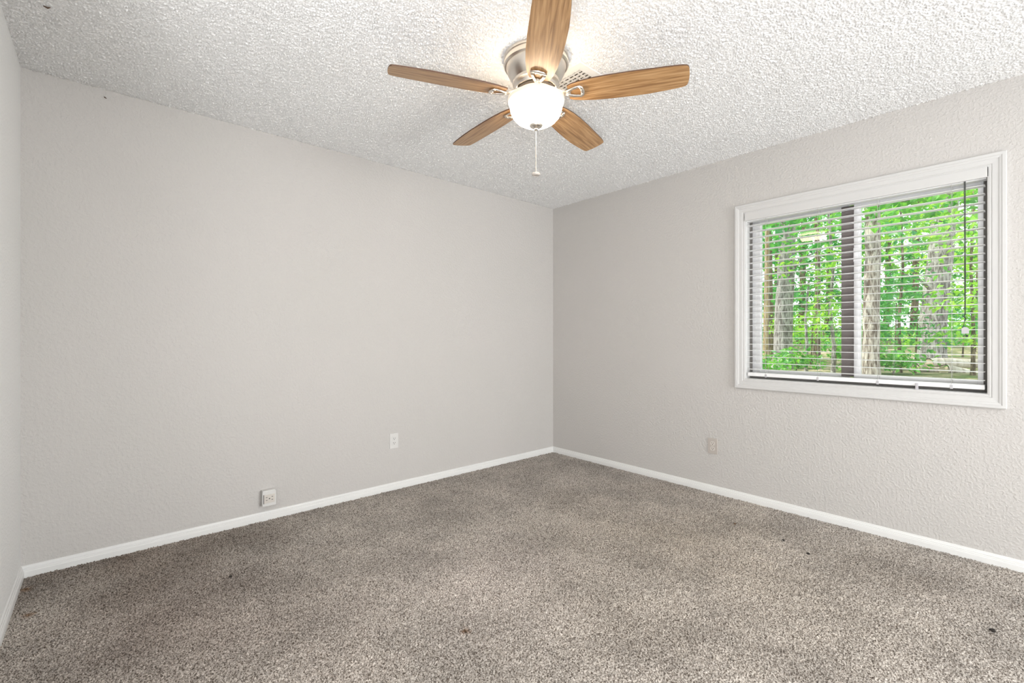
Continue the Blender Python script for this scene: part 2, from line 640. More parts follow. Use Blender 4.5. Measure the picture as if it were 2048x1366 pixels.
# ------------------------------------------------------------------ window
win = bpy.data.objects.new('window_1', None)
win.location = (RX, (OY0 + OY1) / 2, OZ0)
link(win)
struct(win, 'white framed sliding window looking onto green woods', 'window')
WY, WZ = (OY0 + OY1) / 2, OZ0
bpy.context.view_layer.update()

def wobj(name, bm, mats, smooth=False, parent=None):
    """part of the window, built in room coordinates"""
    bmesh.ops.translate(bm, verts=bm.verts, vec=(-RX, -WY, -WZ))
    return obj(name, bm, mats, parent or win, smooth)

# casing: profile (distance outward from the opening, depth into the room)
CP = [(-.004, 0), (-.004, .009), (.004, .011), (.010, .010), (.013, .013), (.034, .014), (.037, .0165), (.041, .0175), (.045, .0175), (.048, .020), (.060, .020), (.0635, .018), (.0635, 0)]
bm = bmesh.new()
loops = []
for sy, sz in ((-1, -1), (1, -1), (1, 1), (-1, 1)):
    oy = OY0 if sy < 0 else OY1
    oz = OZ0 if sz < 0 else OZ1
    loops.append([bm.verts.new((RX - d, oy + sy * w, oz + sz * w)) for w, d in CP])
for i in range(4):
    a, b = loops[i], loops[(i + 1) % 4]
    for k in range(len(CP) - 1):
        bm.faces.new((a[k], a[k + 1], b[k + 1], b[k]))
bmesh.ops.recalc_face_normals(bm, faces=bm.faces)
wobj('casing', bm, M['casing'])

# jamb lining of the opening, frame, sashes
def ring(bm, x0, x1, y0, y1, z0, z1, w, wz=None, mi=0):
    wz = wz or w
    box(bm, x0, x1, y0, y0 + w, z0, z1, mi, .0015)
    box(bm, x0, x1, y1 - w, y1, z0, z1, mi, .0015)
    box(bm, x0, x1, y0 + w, y1 - w, z0, z0 + wz, mi, .0015)
    box(bm, x0, x1, y0 + w, y1 - w, z1 - wz, z1, mi, .0015)

bm = bmesh.new(); ring(bm, RX + .002, RX + .075, OY0 + .0, OY1 - .0, OZ0, OZ1, .006)
wobj('jamb_lining', bm, M['trim'])
bm = bmesh.new(); ring(bm, RX + .070, RX + .078, OY0 + .006, OY1 - .006, OZ0 + .006, OZ1 - .006, .016)  # dark ring: frame grooves and track, plus painted shade beside the blind
wobj('gap_shade_ring', bm, M['gap_shade_ring'])
bm = bmesh.new()
ring(bm, RX + .112, RX + .145, OY0 + .004, OY1 - .004, OZ0 + .004, OZ1 - .004, .030, .034)
wobj('frame', bm, M['vinyl'])
# left (fixed) sash and right sash
bm = bmesh.new(); ring(bm, RX + .112, RX + .138, .765, OY1 - .034, OZ0 + .034, OZ1 - .034, .032, .033)
box(bm, RX + .108, RX + .113, OY1 - .062, OY1 - .055, OZ0 + .05, OZ1 - .05)
wobj('sash', bm, M['vinyl'])
bm = bmesh.new(); ring(bm, RX + .084, RX + .110, OY0 + .010, .735, OZ0 + .034, OZ1 - .034, .034, .033)
box(bm, RX + .078, RX + .085, .712, .722, OZ0 + .08, OZ1 - .08)
rs = wobj('sash', bm, M['vinyl'])
bm = bmesh.new()
box(bm, RX + .070, RX + .086, .700, .735, 1.615, 1.70, 0, .003)
box(bm, RX + .055, RX + .072, .706, .729, 1.635, 1.680, 0, .003)
wobj('latch', bm, M['vinyl'])
bm = bmesh.new(); box(bm, RX + .105, RX + .150, .715, .805, OZ0 + .048, OZ1 - .048, 0, .003)
wobj('mullion', bm, M['dark_post'])
bm = bmesh.new()
box(bm, RX + .123, RX + .127, .797, OY1 - .066, OZ0 + .067, OZ1 - .067)
box(bm, RX + .095, RX + .099, OY0 + .044, .701, OZ0 + .067, OZ1 - .067)
wobj('glass_pane', bm, M['glass'])

# ------------------------------------------------------------------ blind
bl = thing('window_blind', 'white two inch horizontal slat blind hanging open in the window', 'blind', (RX + .03, WY, OZ0))
BX = RX + .030
def bobj(name, bm, mats, smooth=False, parent=None):
    bmesh.ops.translate(bm, verts=bm.verts, vec=(-BX, -WY, -OZ0))
    return obj(name, bm, mats, parent or bl, smooth)
SY0, SY1 = OY0 + .014, OY1 - .016
bm = bmesh.new(); box(bm, RX + .010, RX + .058, OY0 + .008, OY1 - .008, 1.962, 2.004, 0, .002)
bobj('headrail', bm, M['blind'])
bm = bmesh.new(); box(bm, RX - .014, RX - .006, OY0 - .001, OY1 + .001, 1.965, 2.018, 0, .002)
box(bm, RX - .014, RX + .01, OY0 - .001, OY0 + .005, 1.967, 2.016, 0, .001)
box(bm, RX - .014, RX + .01, OY1 - .005, OY1 + .001, 1.967, 2.016, 0, .001)
bobj('valance', bm, M['casing'])
bm = bmesh.new()
PITCH = .0435
zs = [.932 + PITCH * i for i in range(24)]
for z in zs:
    # slightly crowned slat
    sec = [(-.0245, -.0006), (-.012, .0003), (0, .0006), (.012, .0003), (.0245, -.0006)]
    lo, hi = [], []
    for dx, dz in sec:
        lo.append([bm.verts.new((BX + dx, SY0, z + dz - .0011)), bm.verts.new((BX + dx, SY1, z + dz - .0011))])
        hi.append([bm.verts.new((BX + dx, SY0, z + dz + .0011)), bm.verts.new((BX + dx, SY1, z + dz + .0011))])
    for i in range(4):
        bm.faces.new((hi[i][0], hi[i + 1][0], hi[i + 1][1], hi[i][1]))
        bm.faces.new((lo[i][1], lo[i + 1][1], lo[i + 1][0], lo[i][0]))
        bm.faces.new((lo[i][0], lo[i + 1][0], hi[i + 1][0], hi[i][0]))
        bm.faces.new((hi[i][1], hi[i + 1][1], lo[i + 1][1], lo[i][1]))
    bm.faces.new((lo[0][0], hi[0][0], hi[0][1], lo[0][1]))
    bm.faces.new((lo[4][1], hi[4][1], hi[4][0], lo[4][0]))
bobj('slats', bm, M['blind'])
bm = bmesh.new(); box(bm, BX - .026, BX + .026, SY0, SY1, .884, .909, 0, .005)
rail = bobj('bottom_rail', bm, M['blind'])
for y in (1.21, .905, .605, .293):
    bm = bmesh.new()
    for dx in (-.0262, .0262):
        tube(bm, [(BX + dx, y, .885), (BX + dx, y, 1.965)], .0008, 5)
    for z in zs:
        tube(bm, [(BX - .0262, y, z - .003), (BX + .0262, y, z - .003)], .0006, 4)
    bobj('ladder_cord', bm, M['cord'])
    bm = bmesh.new(); box(bm, BX - .0275, BX - .0255, y - .006, y + .006, .880, .902, 0, .0008)
    bobj('cord_plug', bm, M['clear'])
bm = bmesh.new()
tube(bm, [(BX - .032, .240, 1.965), (BX - .033, .239, 1.6), (BX - .032, .240, 1.275)], .0017, 6)
tube(bm, [(BX - .032, .244, 1.965), (BX - .034, .243, 1.6), (BX - .032, .2415, 1.275)], .0017, 6)
tube(bm, [(BX - .032, .240, 1.275), (BX - .034, .246, 1.262), (BX - .033, .238, 1.252), (BX - .035, .242, 1.24)], .0035, 6)
tube(bm, [(BX - .033, .2395, 1.25), (BX - .034, .247, 1.21), (BX - .034, .251, 1.175)], .0014, 6)
tube(bm, [(BX - .033, .232, 1.165), (BX - .034, .235, 1.155)], .005, 8)
lift = bobj('lift_cord', bm, M['dark_cord'])
bm = bmesh.new()
prism(bm, [(-.014, -.016), (.014, -.016), (.014, .010), (.006, .018), (-.006, .018), (-.014, .010)], -.0012, .0012)
bmesh.ops.rotate(bm, verts=bm.verts, cent=(0, 0, 0), matrix=Matrix.Rotation(math.pi / 2, 3, 'X') )
bmesh.ops.rotate(bm, verts=bm.verts, cent=(0, 0, 0), matrix=Matrix.Rotation(math.pi / 2, 3, 'Z') )
bmesh.ops.translate(bm, verts=bm.verts, vec=(BX - .036, .240, 1.188))
bobj('cord_tag', bm, M['clear'], parent=lift)
bm = bmesh.new()
box(bm, BX - .034, BX - .026, .425, .438, .868, .900, 0, .002)
box(bm, BX - .034, BX - .012, .425, .438, .864, .870, 0, .0015)
bobj('hold_down_bracket', bm, M['clear'])

# ------------------------------------------------------------------ ceiling fan
FC = (1.485, 1.518)
fan = thing('ceiling_fan', 'five blade oak and nickel ceiling fan with lit bowl and pull chain', 'ceiling fan', (FC[0], FC[1], RH))
def zz(p):
    return [(r, z - RH) for r, z in p]
def fobj(name, prof, mat, n=64, parent=None):
    bm = bmesh.new()
    lathe(bm, zz(prof), n)
    bmesh.ops.recalc_face_normals(bm, faces=bm.faces)
    o = obj(name, bm, mat, parent or fan)
    for p in o.data.polygons:
        p.use_smooth = True
    o.data.set_sharp_from_angle(angle=math.radians(32))
    return o
fobj('mounting_ring', [(0, 2.439), (.146, 2.439), (.149, 2.436), (.149, 2.423), (.1445, 2.420), (.1445, 2.412), (.1485, 2.409), (.1485, 2.398), (.143, 2.393), (.0, 2.393)], M['nickel'])
fobj('motor_housing', [(.0, 2.394), (.138, 2.394), (.1375, 2.388), (.132, 2.370), (.122, 2.350), (.108, 2.332), (.104, 2.328), (.107, 2.325), (.107, 2.313), (.101, 2.309), (.097, 2.303), (.094, 2.292), (.0, 2.290)], M['nickel'])
fobj('flywheel', [(0, 2.290), (.084, 2.290), (.088, 2.288), (.088, 2.276), (.080, 2.272), (0, 2.272)], M['dark_metal'])
fobj('light_fitter', [(0, 2.273), (.056, 2.273), (.058, 2.262), (.046, 2.256), (.044, 2.238), (0, 2.236)], M['nickel'])
fobj('glass_bowl', [(.114, 2.250), (.123, 2.252), (.1295, 2.248), (.1305, 2.240), (.1275, 2.229), (.1225, 2.219), (.1205, 2.208), (.1165, 2.190), (.108, 2.170), (.092, 2.152), (.070, 2.138), (.040, 2.130), (0, 2.127)], M['glow'])
BULB_W = .25
for k in range(3):
    an = math.radians(20 + 120 * k)
    bx, by = .062 * math.cos(an), .062 * math.sin(an)
    bm = bmesh.new()
    lathe(bm, [(0, .026), (.010, .026), (.0105, .010), (.016, -.002), (.018, -.014), (.013, -.027), (0, -.033)], 16)
    bmesh.ops.recalc_face_normals(bm, faces=bm.faces)
    obj('bulb', bm, M['bulb'], fan, True, (bx, by, 2.214 - RH))
    ld = bpy.data.lights.new('bulb_light', 'POINT')
    ld.energy = BULB_W
    ld.color = (1, .78, .52)
    ld.shadow_soft_size = .02
    lo_ = bpy.data.objects.new('bulb_light', ld)
    link(lo_, fan)
    lo_.location = (bx * 1.5, by * 1.5, 2.222 - RH)
fobj('finial', [(0, 2.131), (.029, 2.131), (.031, 2.127), (.027, 2.121), (.014, 2.117), (.009, 2.112), (.009, 2.108), (.004, 2.103), (0, 2.102)], M['nickel'], 32)
bm = bmesh.new()
for i in range(70):
    r = bmesh.ops.create_icosphere(bm, subdivisions=1, radius=.0020)
    bmesh.ops.translate(bm, verts=r['verts'], vec=(0, 0, 2.102 - RH - i * .00278))
ch = obj('pull_chain', bm, M['nickel'], fan, True)
fobj('chain_fob', [(0, 1.912), (.010, 1.9115), (.0165, 1.909), (.0195, 1.905), (.0195, 1.902), (.0175, 1.898), (.013, 1.8965), (.011, 1.898), (0, 1.898)], M['outlet_ivory'], 32, ch)

def blade_outline():
    st = [(.150, .040), (.165, .048), (.20, .058), (.26, .067), (.33, .0715), (.42, .073), (.50, .0715), (.56, .0685), (.605, .0655), (.635, .062), (.648, .0585), (.655, .052), (.6585, .042), (.661, .020), (.662, 0)]
    off = lambda r: .004 + .014 * max(0, min(1, (r - .15) / .35))
    up = [(r, off(r) + w) for r, w in st]
    dn = [(r, off(r) - w) for r, w in st[:-1]]
    return up + list(reversed(dn))
def iron_bm():
    bm = bmesh.new()
    # root arm from the flywheel, then two curved arms closing on a crescent bar
    tube(bm, [(.070, 0, .020), (.095, 0, .016), (.120, 0, .002), (.140, 0, -.010)], [.016, .014, .013, .014], 10, .35)
    for s in (-1, 1):
        tube(bm, [(.134, s * .004, -.009), (.152, s * .014, -.011), (.178, s * .024, -.011), (.204, s * .029, -.0105)], [.009, .008, .0075, .007], 8, .5)
    tube(bm, [(.203, -.033, -.0105), (.212, -.020, -.0115), (.2155, 0, -.012), (.212, .020, -.0115), (.203, .033, -.0105)], [.006, .0085, .0095, .0085, .006], 8, .75)
    # the web that fills the root of the loop
    prism(bm, [(.132, -.012), (.160, -.018), (.160, .018), (.132, .012)], -.012, -.008)
    return bm
ol = blade_outline()
bm = bmesh.new()
prism(bm, ol, -.0055, .0005, (0, 1, 1))
bmesh.ops.recalc_face_normals(bm, faces=bm.faces)
blade0 = obj('blade', bm, [M['oak'], M['blade_edge']], fan)
bmi = iron_bm()
bmesh.ops.recalc_face_normals(bmi, faces=bmi.faces)
iron0 = obj('blade_iron', bmi, M['nickel'], blade0, True)
screws0 = []
for x, y in ((.150, .0), (.211, -.012), (.211, .012)):
    bm = bmesh.new()
    r = bmesh.ops.create_uvsphere(bm, u_segments=10, v_segments=6, radius=.0045)
    bmesh.ops.scale(bm, verts=r['verts'], vec=(1, 1, .5))
    bmesh.ops.translate(bm, verts=r['verts'], vec=(x, y, -.0135 if x < .2 else -.0185))
    screws0.append(obj('screw', bm, M['nickel'], blade0, True))
for k in range(5):
    if k == 0:
        b_ = blade0
    else:
        b_ = blade0.copy(); COL.objects.link(b_); b_.parent = fan
        i_ = iron0.copy(); COL.objects.link(i_); i_.parent = b_
        for s0 in screws0:
            s_ = s0.copy(); COL.objects.link(s_); s_.parent = b_
    b_.matrix_local = Matrix.Translation((0, 0, 2.262 - RH)) @ Matrix.Rotation(math.radians(13 + 72 * k), 4, 'Z') @ Matrix.Rotation(math.radians(-12), 4, 'X')

# ------------------------------------------------------------------ ceiling vent
vent = thing('ceiling_vent', 'white louvred metal ceiling vent partly hidden behind the fan', 'vent', (1.795, 1.522, RH))
bm = bmesh.new()
vx, vy = .140, .124
def vframe(bm, a, b, c, d, z0, z1, z2):
    lo = [[bm.verts.new((sx * p, sy * q, z)) for sx, sy in ((-1, -1), (1, -1), (1, 1), (-1, 1))] for p, q, z in ((a, b, z0), (a - .004, b - .004, z1), (c, d, z2), (c, d, z0))]
    for p, q in zip(lo, lo[1:]):
        for i in range(4):
            j = (i + 1) % 4
            bm.faces.new((p[i], p[j], q[j], q[i]))
vframe(bm, vx, vy, .100, .086, -.0005, -.006, -.011)
bmesh.ops.recalc_face_normals(bm, faces=bm.faces)
obj('frame', bm, M['vent'], vent)
bm = bmesh.new(); box(bm, -.101, .101, -.087, .087, -.0025, -.0005)
obj('duct_backing', bm, M['vent_dark'], vent)
bm = bmesh.new()
for i in range(9):
    x = -.088 + i * .022
    vs = box(bm, -.0088, .0088, -.086, .086, -.0006, .0006)
    bmesh.ops.rotate(bm, verts=vs, cent=(0, 0, 0), matrix=Matrix.Rotation(math.radians(-12), 3, 'Y'))
    bmesh.ops.translate(bm, verts=vs, vec=(x, 0, -.0085))
for y in (-.06, -.03, 0, .03, .06):
    box(bm, -.1, .1, y - .004, y + .004, -.0088, -.0072)
obj('louvres', bm, M['vent'], vent)

# ------------------------------------------------------------------ outlets
def outlet(loc, rotz, label, plate_mat, face_mat, style):
    """local: x along the wall, -y into the room, z up"""
    t = thing('wall_outlet', label, 'outlet', loc, rotz, 'electrical outlets')
    bm = bmesh.new(); box(bm, -.035, .035, -.0065, .0, -.057, .057, 0, .0025)
    obj('cover_plate', bm, plate_mat, t)
    if style == 'decora':
        bm = bmesh.new(); box(bm, -.0168, .0168, -.0085, -.002, -.0335, .0335, 0, .0012)
        for zc in (-.0165, .0165):
            slots(bm, zc, -.0086)
        obj('receptacle', bm, [face_mat, M['slot']], t)
        for s in (-1, 1):
            bm = bmesh.new()
            box(bm, -.0028, .0028, -.0072, -.004, s * .0483 - .0028, s * .0483 + .0028, 0, .001)
            obj('screw', bm, plate_mat, t)
    else:
        for zc in (-.0195, .0195):
            bm = bmesh.new()
            pts = []
            for a in range(24):
                an = 2 * math.pi * a / 24
                pts.append((.0172 * math.cos(an), max(-.0142, min(.0142, .0172 * math.sin(an)))))
            prism(bm, pts, .003, .0085)
            bmesh.ops.rotate(bm, verts=bm.verts, cent=(0, 0, 0), matrix=Matrix.Rotation(math.pi / 2, 3, 'X'))
            bmesh.ops.translate(bm, verts=bm.verts, vec=(0, 0, zc))
            slots(bm, zc, -.0086)
            obj('receptacle', bm, [face_mat, M['slot']], t)
        bm = bmesh.new(); box(bm, -.0026, .0026, -.0074, -.004, -.0026, .0026, 0, .001)
        obj('screw', bm, M['nickel'], t)
    return t

def slots(bm, zc, y):
    box(bm, -.0078, -.0052, y - .0004, y + .001, zc - .001, zc + .0085, 1)
    box(bm, .0052, .0078, y - .0004, y + .001, zc - .001, zc + .0075, 1)
    box(bm, -.0026, .0026, y - .0004, y + .001, zc - .0092, zc - .0045, 1)

outlet((1.626, BY, .375), 0, 'white rectangular outlet on the back wall above the baseboard', M['outlet_white'], M['outlet_white'], 'decora')
outlet((RX, 1.571, .352), -math.pi / 2, 'beige two socket outlet on the wall below the window', M['outlet_ivory'], M['outlet_face'], 'duplex')

sb = thing('surface_outlet_box', 'small white outlet box standing proud of the back wall near the floor', 'outlet box', (.762, BY, .155))
bm = bmesh.new(); box(bm, -.036, .036, -.040, 0, -.046, .046, 0, .003)
obj('box_body', bm, M['outlet_white'], sb)
bm = bmesh.new(); box(bm, -.039, .039, -.046, -.040, -.049, .040, 0, .002)
obj('cover_plate', bm, M['outlet_white'], sb)
bm = bmesh.new()
box(bm, -.031, .031, -.0485, -.044, -.030, .022, 0, .001)
for s in (-1, 1):
    for dz in (-.012, .006):
        box(bm, s * .016 - .0045, s * .016 + .0045, -.0489, -.0475, dz - .0012, dz + .0020, 1)
box(bm, -.0035, .0035, -.0489, -.0475, -.0065, -.0005, 1)
box(bm, -.0335, -.0305, -.0487, -.0455, -.032, .024, 1)
obj('receptacle', bm, [M['outlet_face'], M['slot']], sb)

# ------------------------------------------------------------------ small marks and debris
random.seed(5)
def lump(name, loc, s, mat, label, cat, sq=(1, 1, .6), group=None):
    bm = bmesh.new()
    bmesh.ops.create_icosphere(bm, subdivisions=2, radius=1)
    for v in bm.verts:
        v.co *= 1 + random.uniform(-.28, .28)
        v.co = Vector((v.co.x * sq[0], v.co.y * sq[1], v.co.z * sq[2])) * s
    return tag(obj(name, bm, mat, loc=loc), label, cat, group)
G = 'bits of debris on the carpet'
lump('dirt_crumb', (2.588, .109, .013), .0085, M['debris'], 'black crumb on the carpet at bottom right of the photo', 'crumb', (1.1, 1, .7), G)
lump('dirt_crumb', (2.780, .790, .012), .0065, M['debris'], 'dark crumb on the carpet, nearer one of two in front of the window wall', 'crumb', (.8, 1.5, .6), G)
lump('dirt_crumb', (2.862, .936, .012), .0070, M['debris'], 'dark crumb on the carpet, second from right along the window wall', 'crumb', (1.2, .9, .6), G)
lump('dirt_crumb', (2.893, 1.215, .011), .0080, M['nail'], 'brownish crumb on the carpet below the window and right of the beige outlet', 'crumb', (1.2, .8, .5), G)
lump('dirt_crumb', (.446, 2.537, .012), .0065, M['debris'], 'black crumb alone on the carpet left of the white outlet box', 'crumb', (1.1, .9, .7), G)
bm = bmesh.new(); tube(bm, [(-.004, -.001, .003), (.003, -.014, -.006)], [.0028, .002], 6)
tag(obj('nail', bm, M['nail'], loc=(-.002, BY, 2.396)), 'tiny rusty nail sticking out high on the back wall at left', 'nail')
bm = bmesh.new(); tube(bm, [(-.010, .004, .0), (.002, 0, -.005), (.010, -.005, -.002)], [.0018, .003, .0015], 6)
tag(obj('splinter', bm, M['nail'], loc=(-.172, 2.534, RH - .004)), 'tiny dark splinter stuck to the ceiling at upper left', 'splinter')

# ------------------------------------------------------------------ outdoors
def gz(x, y):
    s = np.clip((x - 4.2) / 5.0, 0, 1)
    s = s * s * (3 - 2 * s)
    return -.15 + .60 * s + .03 * np.maximum(x - 9.2, 0) + .05 * np.sin(x * 1.3 + y * .9) * s

xs = np.concatenate([np.linspace(RX + WT - .02, 16, 64), np.linspace(17, 70, 24)])
ys = np.linspace(-25, 45, 110)
X, Y = np.meshgrid(xs, ys)
i = np.arange(X.size).reshape(X.shape)
gv = np.stack([X, Y, gz(X, Y)], -1).reshape(-1, 3)
gq = np.stack([i[:-1, :-1], i[:-1, 1:], i[1:, 1:], i[1:, :-1]], -1).reshape(-1, 4)
struct(np_obj('forest_floor', gv, gq, M['ground']), 'leaf littered ground of the woods outside', 'ground')

def pt(px, py, t):
    """the point a distance t (metres along the view axis) out through the photo position"""
    u = (px - 1024) / 921.6
    v = (675 - py) / 921.6
    return np.array([(.7503 * u + .6611) * t, (-.6611 * u + .7503) * t, CAM_H + v * t])

def leaves(centres, sizes, rg, droop=.35):
    """folded pointed leaves: (n,3) centres -> verts, tris"""
    n = len(centres)
    a = rg.uniform(0, 2 * np.pi, n)
    el = rg.normal(-droop, .45, n)
    d = np.stack([np.cos(a) * np.cos(el), np.sin(a) * np.cos(el), np.sin(el)], -1)
    up = np.stack([rg.normal(0, .45, n), rg.normal(0, .45, n), np.ones(n)], -1)
    s = np.cross(d, up); s /= np.linalg.norm(s, axis=1)[:, None]
    nn = np.cross(s, d)
    L = sizes[:, None]
    W = L * rg.uniform(.26, .36, n)[:, None]
    base = centres - d * L * .5
    m1 = base + d * L * .40
    tip = base + d * L - nn * L * .12
    v = np.stack([base, m1 + s * W + nn * W * .35, m1, m1 - s * W + nn * W * .35, base + d * L * .72 + s * W * .62 + nn * W * .15, base + d * L * .72 - s * W * .62 + nn * W * .15, tip], 1)
    t = np.array([[0, 2, 1], [0, 3, 2], [1, 2, 4], [2, 3, 5], [2, 6, 4], [2, 5, 6]])
    f = (np.arange(n)[:, None, None] * 7 + t[None]).reshape(-1, 3)
    return v.reshape(-1, 3), f

def trunk_bm(path, r0, r1, rough=.10, n=18, sub=10):
    """bumpy tapering trunk along path points, root flare at the base"""
    P = [Vector(p) for p in path]
    pts, k = [], 0
    for a, b in zip(P, P[1:]):
        for q in range(sub):
            pts.append(a.lerp(b, q / sub))
    pts.append(P[-1])
    bm = bmesh.new()
    rings = []
    ph = [random.uniform(0, 6.28) for _ in range(6)]
    for q, p in enumerate(pts):
        f = q / (len(pts) - 1)
        r = r0 + (r1 - r0) * f
        r *= 1 + .55 * math.exp(-f * len(P) * 5)
        rg_ = []
        for j in range(n):
            a = 2 * math.pi * j / n
            w = 1 + rough * (.5 * math.sin(3 * a + ph[0] + f * 4) + .35 * math.sin(7 * a + ph[1] - f * 9) + .3 * math.sin(f * 40 + ph[2] + a))
            rg_.append(bm.verts.new((p.x + r * w * math.cos(a), p.y + r * w * math.sin(a), p.z)))
        rings.append(rg_)
    for a, b in zip(rings, rings[1:]):
        for j in range(n):
            m = (j + 1) % n
            bm.faces.new((a[j], a[m], b[m], b[j]))
    bm.faces.new(rings[-1])
    return bm

OWN = {}
VX = .12
def cells(lo, hi):
    a = np.floor(np.asarray(lo) / VX).astype(int)
    b = np.floor(np.asarray(hi) / VX).astype(int)
    return [(i, j, k) for i in range(a[0], b[0] + 1) for j in range(a[1], b[1] + 1) for k in range(a[2], b[2] + 1)]
def claim(key, p, r):
    """the space around p belongs to this plant, so that no other plant's leaves cross it"""
    for c in cells(np.asarray(p) - r, np.asarray(p) + r):
        OWN.setdefault(c, key)

PLANTS = []
def tree(label, path_px, t, r0, r1, bark_m, blobs, leaf_m, cat='tree', name='tree', size=(.09, .15), group=None, limbs=()):
    """path_px: photo positions of the stem from the ground up, at distance t.
    blobs: (px, py, t, rx, rz, n) leaf clouds of this plant"""
    key = 101 + len(PLANTS)
    random.seed(key)
    p0 = pt(path_px[0][0], 675, t)
    base = Vector((p0[0], p0[1], float(gz(p0[0], p0[1])) - .05))
    root = thing(name, label, cat, base, 0, group)
    path = [Vector((0, 0, 0))] + [Vector(pt(x, y, t)) - base for x, y in path_px[1:]]
    obj('trunk' if r0 > .06 else 'stem', trunk_bm(path, r0, r1), bark_m, root, True)
    for a, b in zip(path, path[1:]):
        for q in range(40):
            claim(key, base + a.lerp(b, q / 39), r0 * 1.3)
    for l in limbs:
        bm = bmesh.new()
        pp = [Vector(pt(x, y, tt)) - base for x, y, tt in l[:-1]]
        rr = l[-1]
        tube(bm, pp, [rr * (1 - .6 * k / (len(pp) - 1)) for k in range(len(pp))], 8)
        obj('branch', bm, bark_m, root, True)
        for a, b in zip(pp, pp[1:]):
            for q in range(12):
                claim(key, base + a.lerp(b, q / 11), rr)
    PLANTS.append((t, key, root, base, blobs, leaf_m, size))
    return root

def grow_foliage():
    for t, key, root, base, blobs, leaf_m, size in sorted(PLANTS, key=lambda p: p[0]):
        rg = np.random.default_rng(key)
        cs, ss = [], []
        for px, py, tt, rx, rz, n in blobs:
            c = pt(px, py, tt)
            # clumps of leaves along twigs
            k = max(1, n // 9)
            cc = rg.normal(0, 1, (k, 3))
            cc /= np.maximum(1, np.linalg.norm(cc, axis=1) / 1.6)[:, None]
            cc = c + cc * np.array([rx, rx, rz]) * .6
            idx = rg.integers(0, k, n)
            cs.append(cc[idx] + rg.normal(0, 1, (n, 3)) * np.array([.13, .13, .07]))
            ss.append(rg.uniform(size[0], size[1], n))
        cs, ss = np.concatenate(cs), np.concatenate(ss)
        keep = np.zeros(len(cs), bool)
        for i, (c, L) in enumerate(zip(cs, ss)):
            if c[2] - L < gz(c[0], c[1]) - .02 or c[0] < RX + .35:
                continue
            cl = cells(c - L * .55, c + L * .55)
            if all(OWN.get(q, key) == key for q in cl):
                keep[i] = True
                for q in cl:
                    OWN[q] = key
        v, f = leaves(cs[keep] - np.array(base), ss[keep], rg)
        np_obj('foliage', v, f, leaf_m, root, False)

def shrub(label, px, py, t, rx, rz, n, leaf_m, size=(.075, .13), group=None):
    n = int(n * 1.5)
    return tree(label, [(px, 720), (px + 3, py + 10), (px + 6, py - 30)], t, .018, .006, M['bark_brown'], [(px, py, t, rx, rz, n)], leaf_m, 'shrub', 'shrub', size, group)

# the trunks one can see
tree('thick grey tree trunk in the left half of the window, behind the leaves', [(1566, 738), (1566, 640), (1572, 520), (1578, 300), (1584, -200)], 10.2, .19, .14, M['bark'],
     [(1570, 470, 9.2, 1.3, .55, 500), (1600, 330, 9.5, 1.6, .6, 500), (1540, 410, 9.0, 1.0, .5, 300)], M['leaf_cool'], limbs=[[(1572, 560, 10.2), (1600, 520, 10.0), (1640, 500, 9.8), .035]])
tree('pale rough tree trunk right beside the dark window mullion', [(1742, 745), (1743, 640), (1746, 520), (1745, 400), (1744, -200)], 6.8, .105, .085, M['bark_pale'],
     [(1755, 400, 6.4, .7, .35, 160), (1720, 330, 6.6, .9, .4, 200)], M['leaf'])
tree('big grey leaning tree trunk behind the log pile', [(1861, 722), (1866, 640), (1877, 540), (1893, 400), (1915, 120), (1935, -150)], 10.0, .235, .185, M['bark'],
     [(1850, 400, 9.0, 1.0, .5, 330), (1950, 360, 9.4, 1.0, .6, 330), (1820, 470, 9.2, .8, .4, 240)], M['leaf_lime'], limbs=[[(1872, 590, 10), (1840, 560, 9.8), (1800, 545, 9.6), .035]])
tree('slender tan tree stem at the left edge of the window view', [(1531, 735), (1532, 640), (1534, 540), (1536, 200)], 9.0, .05, .035, M['bark_tan'], [(1540, 380, 8.4, .6, .5, 200)], M['leaf_cool'])
tree('dark slender tree stem just left of the thick grey trunk', [(1543, 735), (1541, 640), (1540, 540), (1537, 200)], 11.5, .07, .05, M['bark_brown'], [(1530, 440, 11.0, 1.0, .5, 200)], M['leaf_cool'])
tree('dark slender tree stem midway between the left trunk and the mullion', [(1633, 738), (1634, 640), (1636, 560), (1630, 300)], 12.0, .075, .05, M['bark_brown'], [(1640, 420, 11.5, 1.3, .6, 300)], M['leaf'])
tree('thin crooked sapling stem close to the left side of the mullion', [(1666, 740), (1668, 690), (1660, 620), (1666, 540), (1655, 400)], 8.5, .035, .02, M['bark'], [(1660, 520, 8.2, .7, .5, 260), (1650, 620, 8.3, .6, .3, 140)], M['leaf_lime'], size=(.08, .13))
tree('thin pale sapling standing between the two left hand stems', [(1612, 738), (1614, 690), (1611, 640), (1618, 560)], 9.5, .03, .018, M['bark'], [(1615, 560, 9.3, .8, .4, 220)], M['leaf'], size=(.08, .13))
tree('thin sapling between the pale trunk and the leaning trunk', [(1800, 735), (1798, 640), (1806, 540), (1800, 380)], 8.5, .03, .015, M['bark_brown'], [(1805, 560, 8.0, .7, .45, 260), (1795, 450, 8.2, .8, .35, 220), (1800, 650, 8.0, .7, .25, 180)], M['leaf_cool'], size=(.08, .14))
tree('leafy sapling at the right edge of the window view', [(1946, 735), (1946, 640), (1942, 540), (1948, 380)], 7.5, .028, .014, M['bark_brown'], [(1940, 480, 7.2, .6, .5, 320), (1945, 590, 7.2, .5, .3, 220), (1930, 660, 7.4, .5, .25, 160)], M['leaf_lime'], size=(.08, .13))

